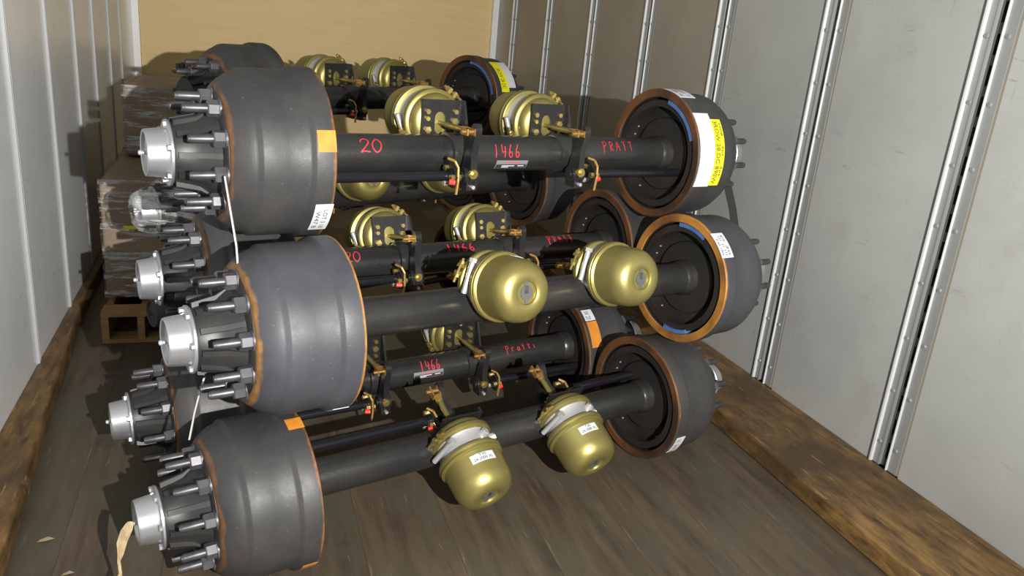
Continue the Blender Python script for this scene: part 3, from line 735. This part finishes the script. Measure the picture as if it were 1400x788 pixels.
def ribbon(name, pts, wdir, wd, th, mt, label, cat):
    mb = MB(); v = []; wdir = Vector(wdir).normalized(); n = len(pts)
    for i, p_ in enumerate(pts):
        p_ = Vector(p_); a = Vector(pts[max(i-1, 0)]); b = Vector(pts[min(i+1, n-1)]); d = (b-a).normalized(); nn = d.cross(wdir).normalized()
        for sx, sy in ((-1,-1),(1,-1),(1,1),(-1,1)): v.append(p_+wdir*sx*wd/2+nn*sy*th/2)
    f = [(4*i+j, 4*i+(j+1) % 4, 4*i+4+(j+1) % 4, 4*i+4+j) for i in range(n-1) for j in range(4)]+[(0,3,2,1), (4*n-4,4*n-3,4*n-2,4*n-1)]
    mb.add(v, f); return tag(link(name, mb.mesh(name, mt)), label, cat)
def axp(ax, s, a, r):
    rt = AX[ax]['root']; m_ = Matrix.Translation(rt.location) @ rt.rotation_euler.to_matrix().to_4x4()
    return m_ @ Vector((s, -r*math.cos(R(a)), r*math.sin(R(a))))
XD = Vector((math.cos(.25), math.sin(.25), 0))
ribbon('steel_strap', [(-.030, 2.035, 1.118), (-.006, 1.98, .955), (.003, 1.955, .80)], (.1, 1, 0), .014, .004, M['steel'], 'thin pale steel strap running down between the two upper front left drums', 'strap')
ribbon('steel_strap', [(-.094, 2.06, .565), (-.108, 2.045, .52), (-.120, 2.035, .475), (-.134, 2.01, .41)], (.2, 1, 0), .012, .004, M['steel'], 'thin pale steel strap running down towards the lowest front left hub', 'strap')
ribbon('black_strap', [(1.80, 2.60, 1.06), (1.865, 2.61, .93), (1.905, 2.62, .835)], XD, .042, .003, M['darkstrap'], 'black strap between the two upper right drums beside the right wall', 'strap')
sh = bpy.data.objects.new('spare_hub', None); COL.objects.link(sh); sh.location = (-.165, 4.74, 1.0855)
tag(sh, 'black spare wheel hub lying flange up on the upper film wrapped carton', 'wheel hub')
UPX = Matrix.Rotation(-pi/2, 4, 'Y')
link('hub_flange', MB().lathe([(.072,.05),(.072,.160),(.075,.163),(.088,.163),(.091,.160),(.091,.05)], 40, UPX).mesh('hub_flange', M['black']), sh)
link('hub_barrel', MB().lathe([(0,.055),(0,.066),(.04,.060),(.06,.068),(.072,.075),(.072,.05)], 32, UPX).mesh('hub_barrel', M['black']), sh)
sm = MB().lathe([(.088,.0125),(.120,.0125),(.123,.010)], 12, Matrix.Rotation(0, 4, 'X') @ Matrix.Translation((0, 0, 0)) @ UPX @ Matrix.Translation((0, 0, .13))).mesh('wheel_stud', M['stud'])
for k in range(8):
    o = link('wheel_stud', sm, sh); o.rotation_euler = (0, 0, 2*pi*k/8+.2)

tag(link('yellow_tag', MB().box((-.506, 3.905, .495), (-.425, 3.912, .510), 0, Matrix.Identity(4)).mesh('yellow_tag', M['yellow'])), 'small yellow tag stuck to the lower wrapped carton', 'tag')
# torn paper hanging from the lowest hub cap
cpt = axp('C', -1.088, 0, 0)
pts = [cpt+Vector((-.004, -.008, .012)), cpt+Vector((-.012, -.012, -.012)), cpt+Vector((-.024, -.012, -.04)), cpt+Vector((-.028, -.016, -.07)), cpt+Vector((-.034, -.02, -.10)), cpt+Vector((-.032, -.03, -.13)), cpt+Vector((-.046, -.04, -.155)), cpt+Vector((-.05, -.07, -.185))]
wd = [.018, .030, .026, .014, .008, .010, .040, .030]
mb = MB(); v = []
for i, (p_, w_) in enumerate(zip(pts, wd)):
    for j, t in enumerate((-1, -.3, .4, 1)): v.append(p_+Vector((w_/2*t, random.uniform(-.007, .007), random.uniform(-.006, .006))))
v += [Vector(q)+Vector((0, .0015, 0)) for q in v]; N = len(pts)*4
f = []
for i in range(len(pts)-1):
    for j in range(3):
        a = 4*i+j; f += [(a, a+1, a+5, a+4), (N+a, N+a+4, N+a+5, N+a+1)]
mb.add(v, f); tag(link('torn_paper', mb.mesh('torn_paper', M['scrap'], 20)), 'torn strip of brown paper hanging from the lowest front hub cap', 'paper')
for (x_, y_, s_, lab) in ((-.545, 2.22, .022, 'small pale paper scrap on the floor beside the left timber kerb'), (-.46, 2.05, .016, 'tiny pale scrap on the floor left of the lowest hub cap'), (.55, 1.42, .03, 'small pale plastic scrap on the floor in front of the lowest gold chamber')):
    mb = MB(); n = 5; v = [(x_+random.uniform(-1, 1)*s_, y_+random.uniform(-1, 1)*s_*.6, .001+random.uniform(0, .008)) for _ in range(n)]
    mb.add([(x_-s_, y_-.3*s_, .001), (x_, y_-.5*s_, .006), (x_+s_, y_+.2*s_, .001), (x_+.2*s_, y_+.5*s_, .005), (x_-s_*.7, y_+.2*s_, .002)], [(0, 1, 3, 4), (1, 2, 3)])
    mb.add([(a, b_, max(c-.0008, 0.0002)) for a, b_, c in mb.v], [tuple(reversed(q)) for q in mb.f])
    tag(link('paper_scrap', mb.mesh('paper_scrap', M['scrap'])), lab, 'scrap', 'scraps on the floor')
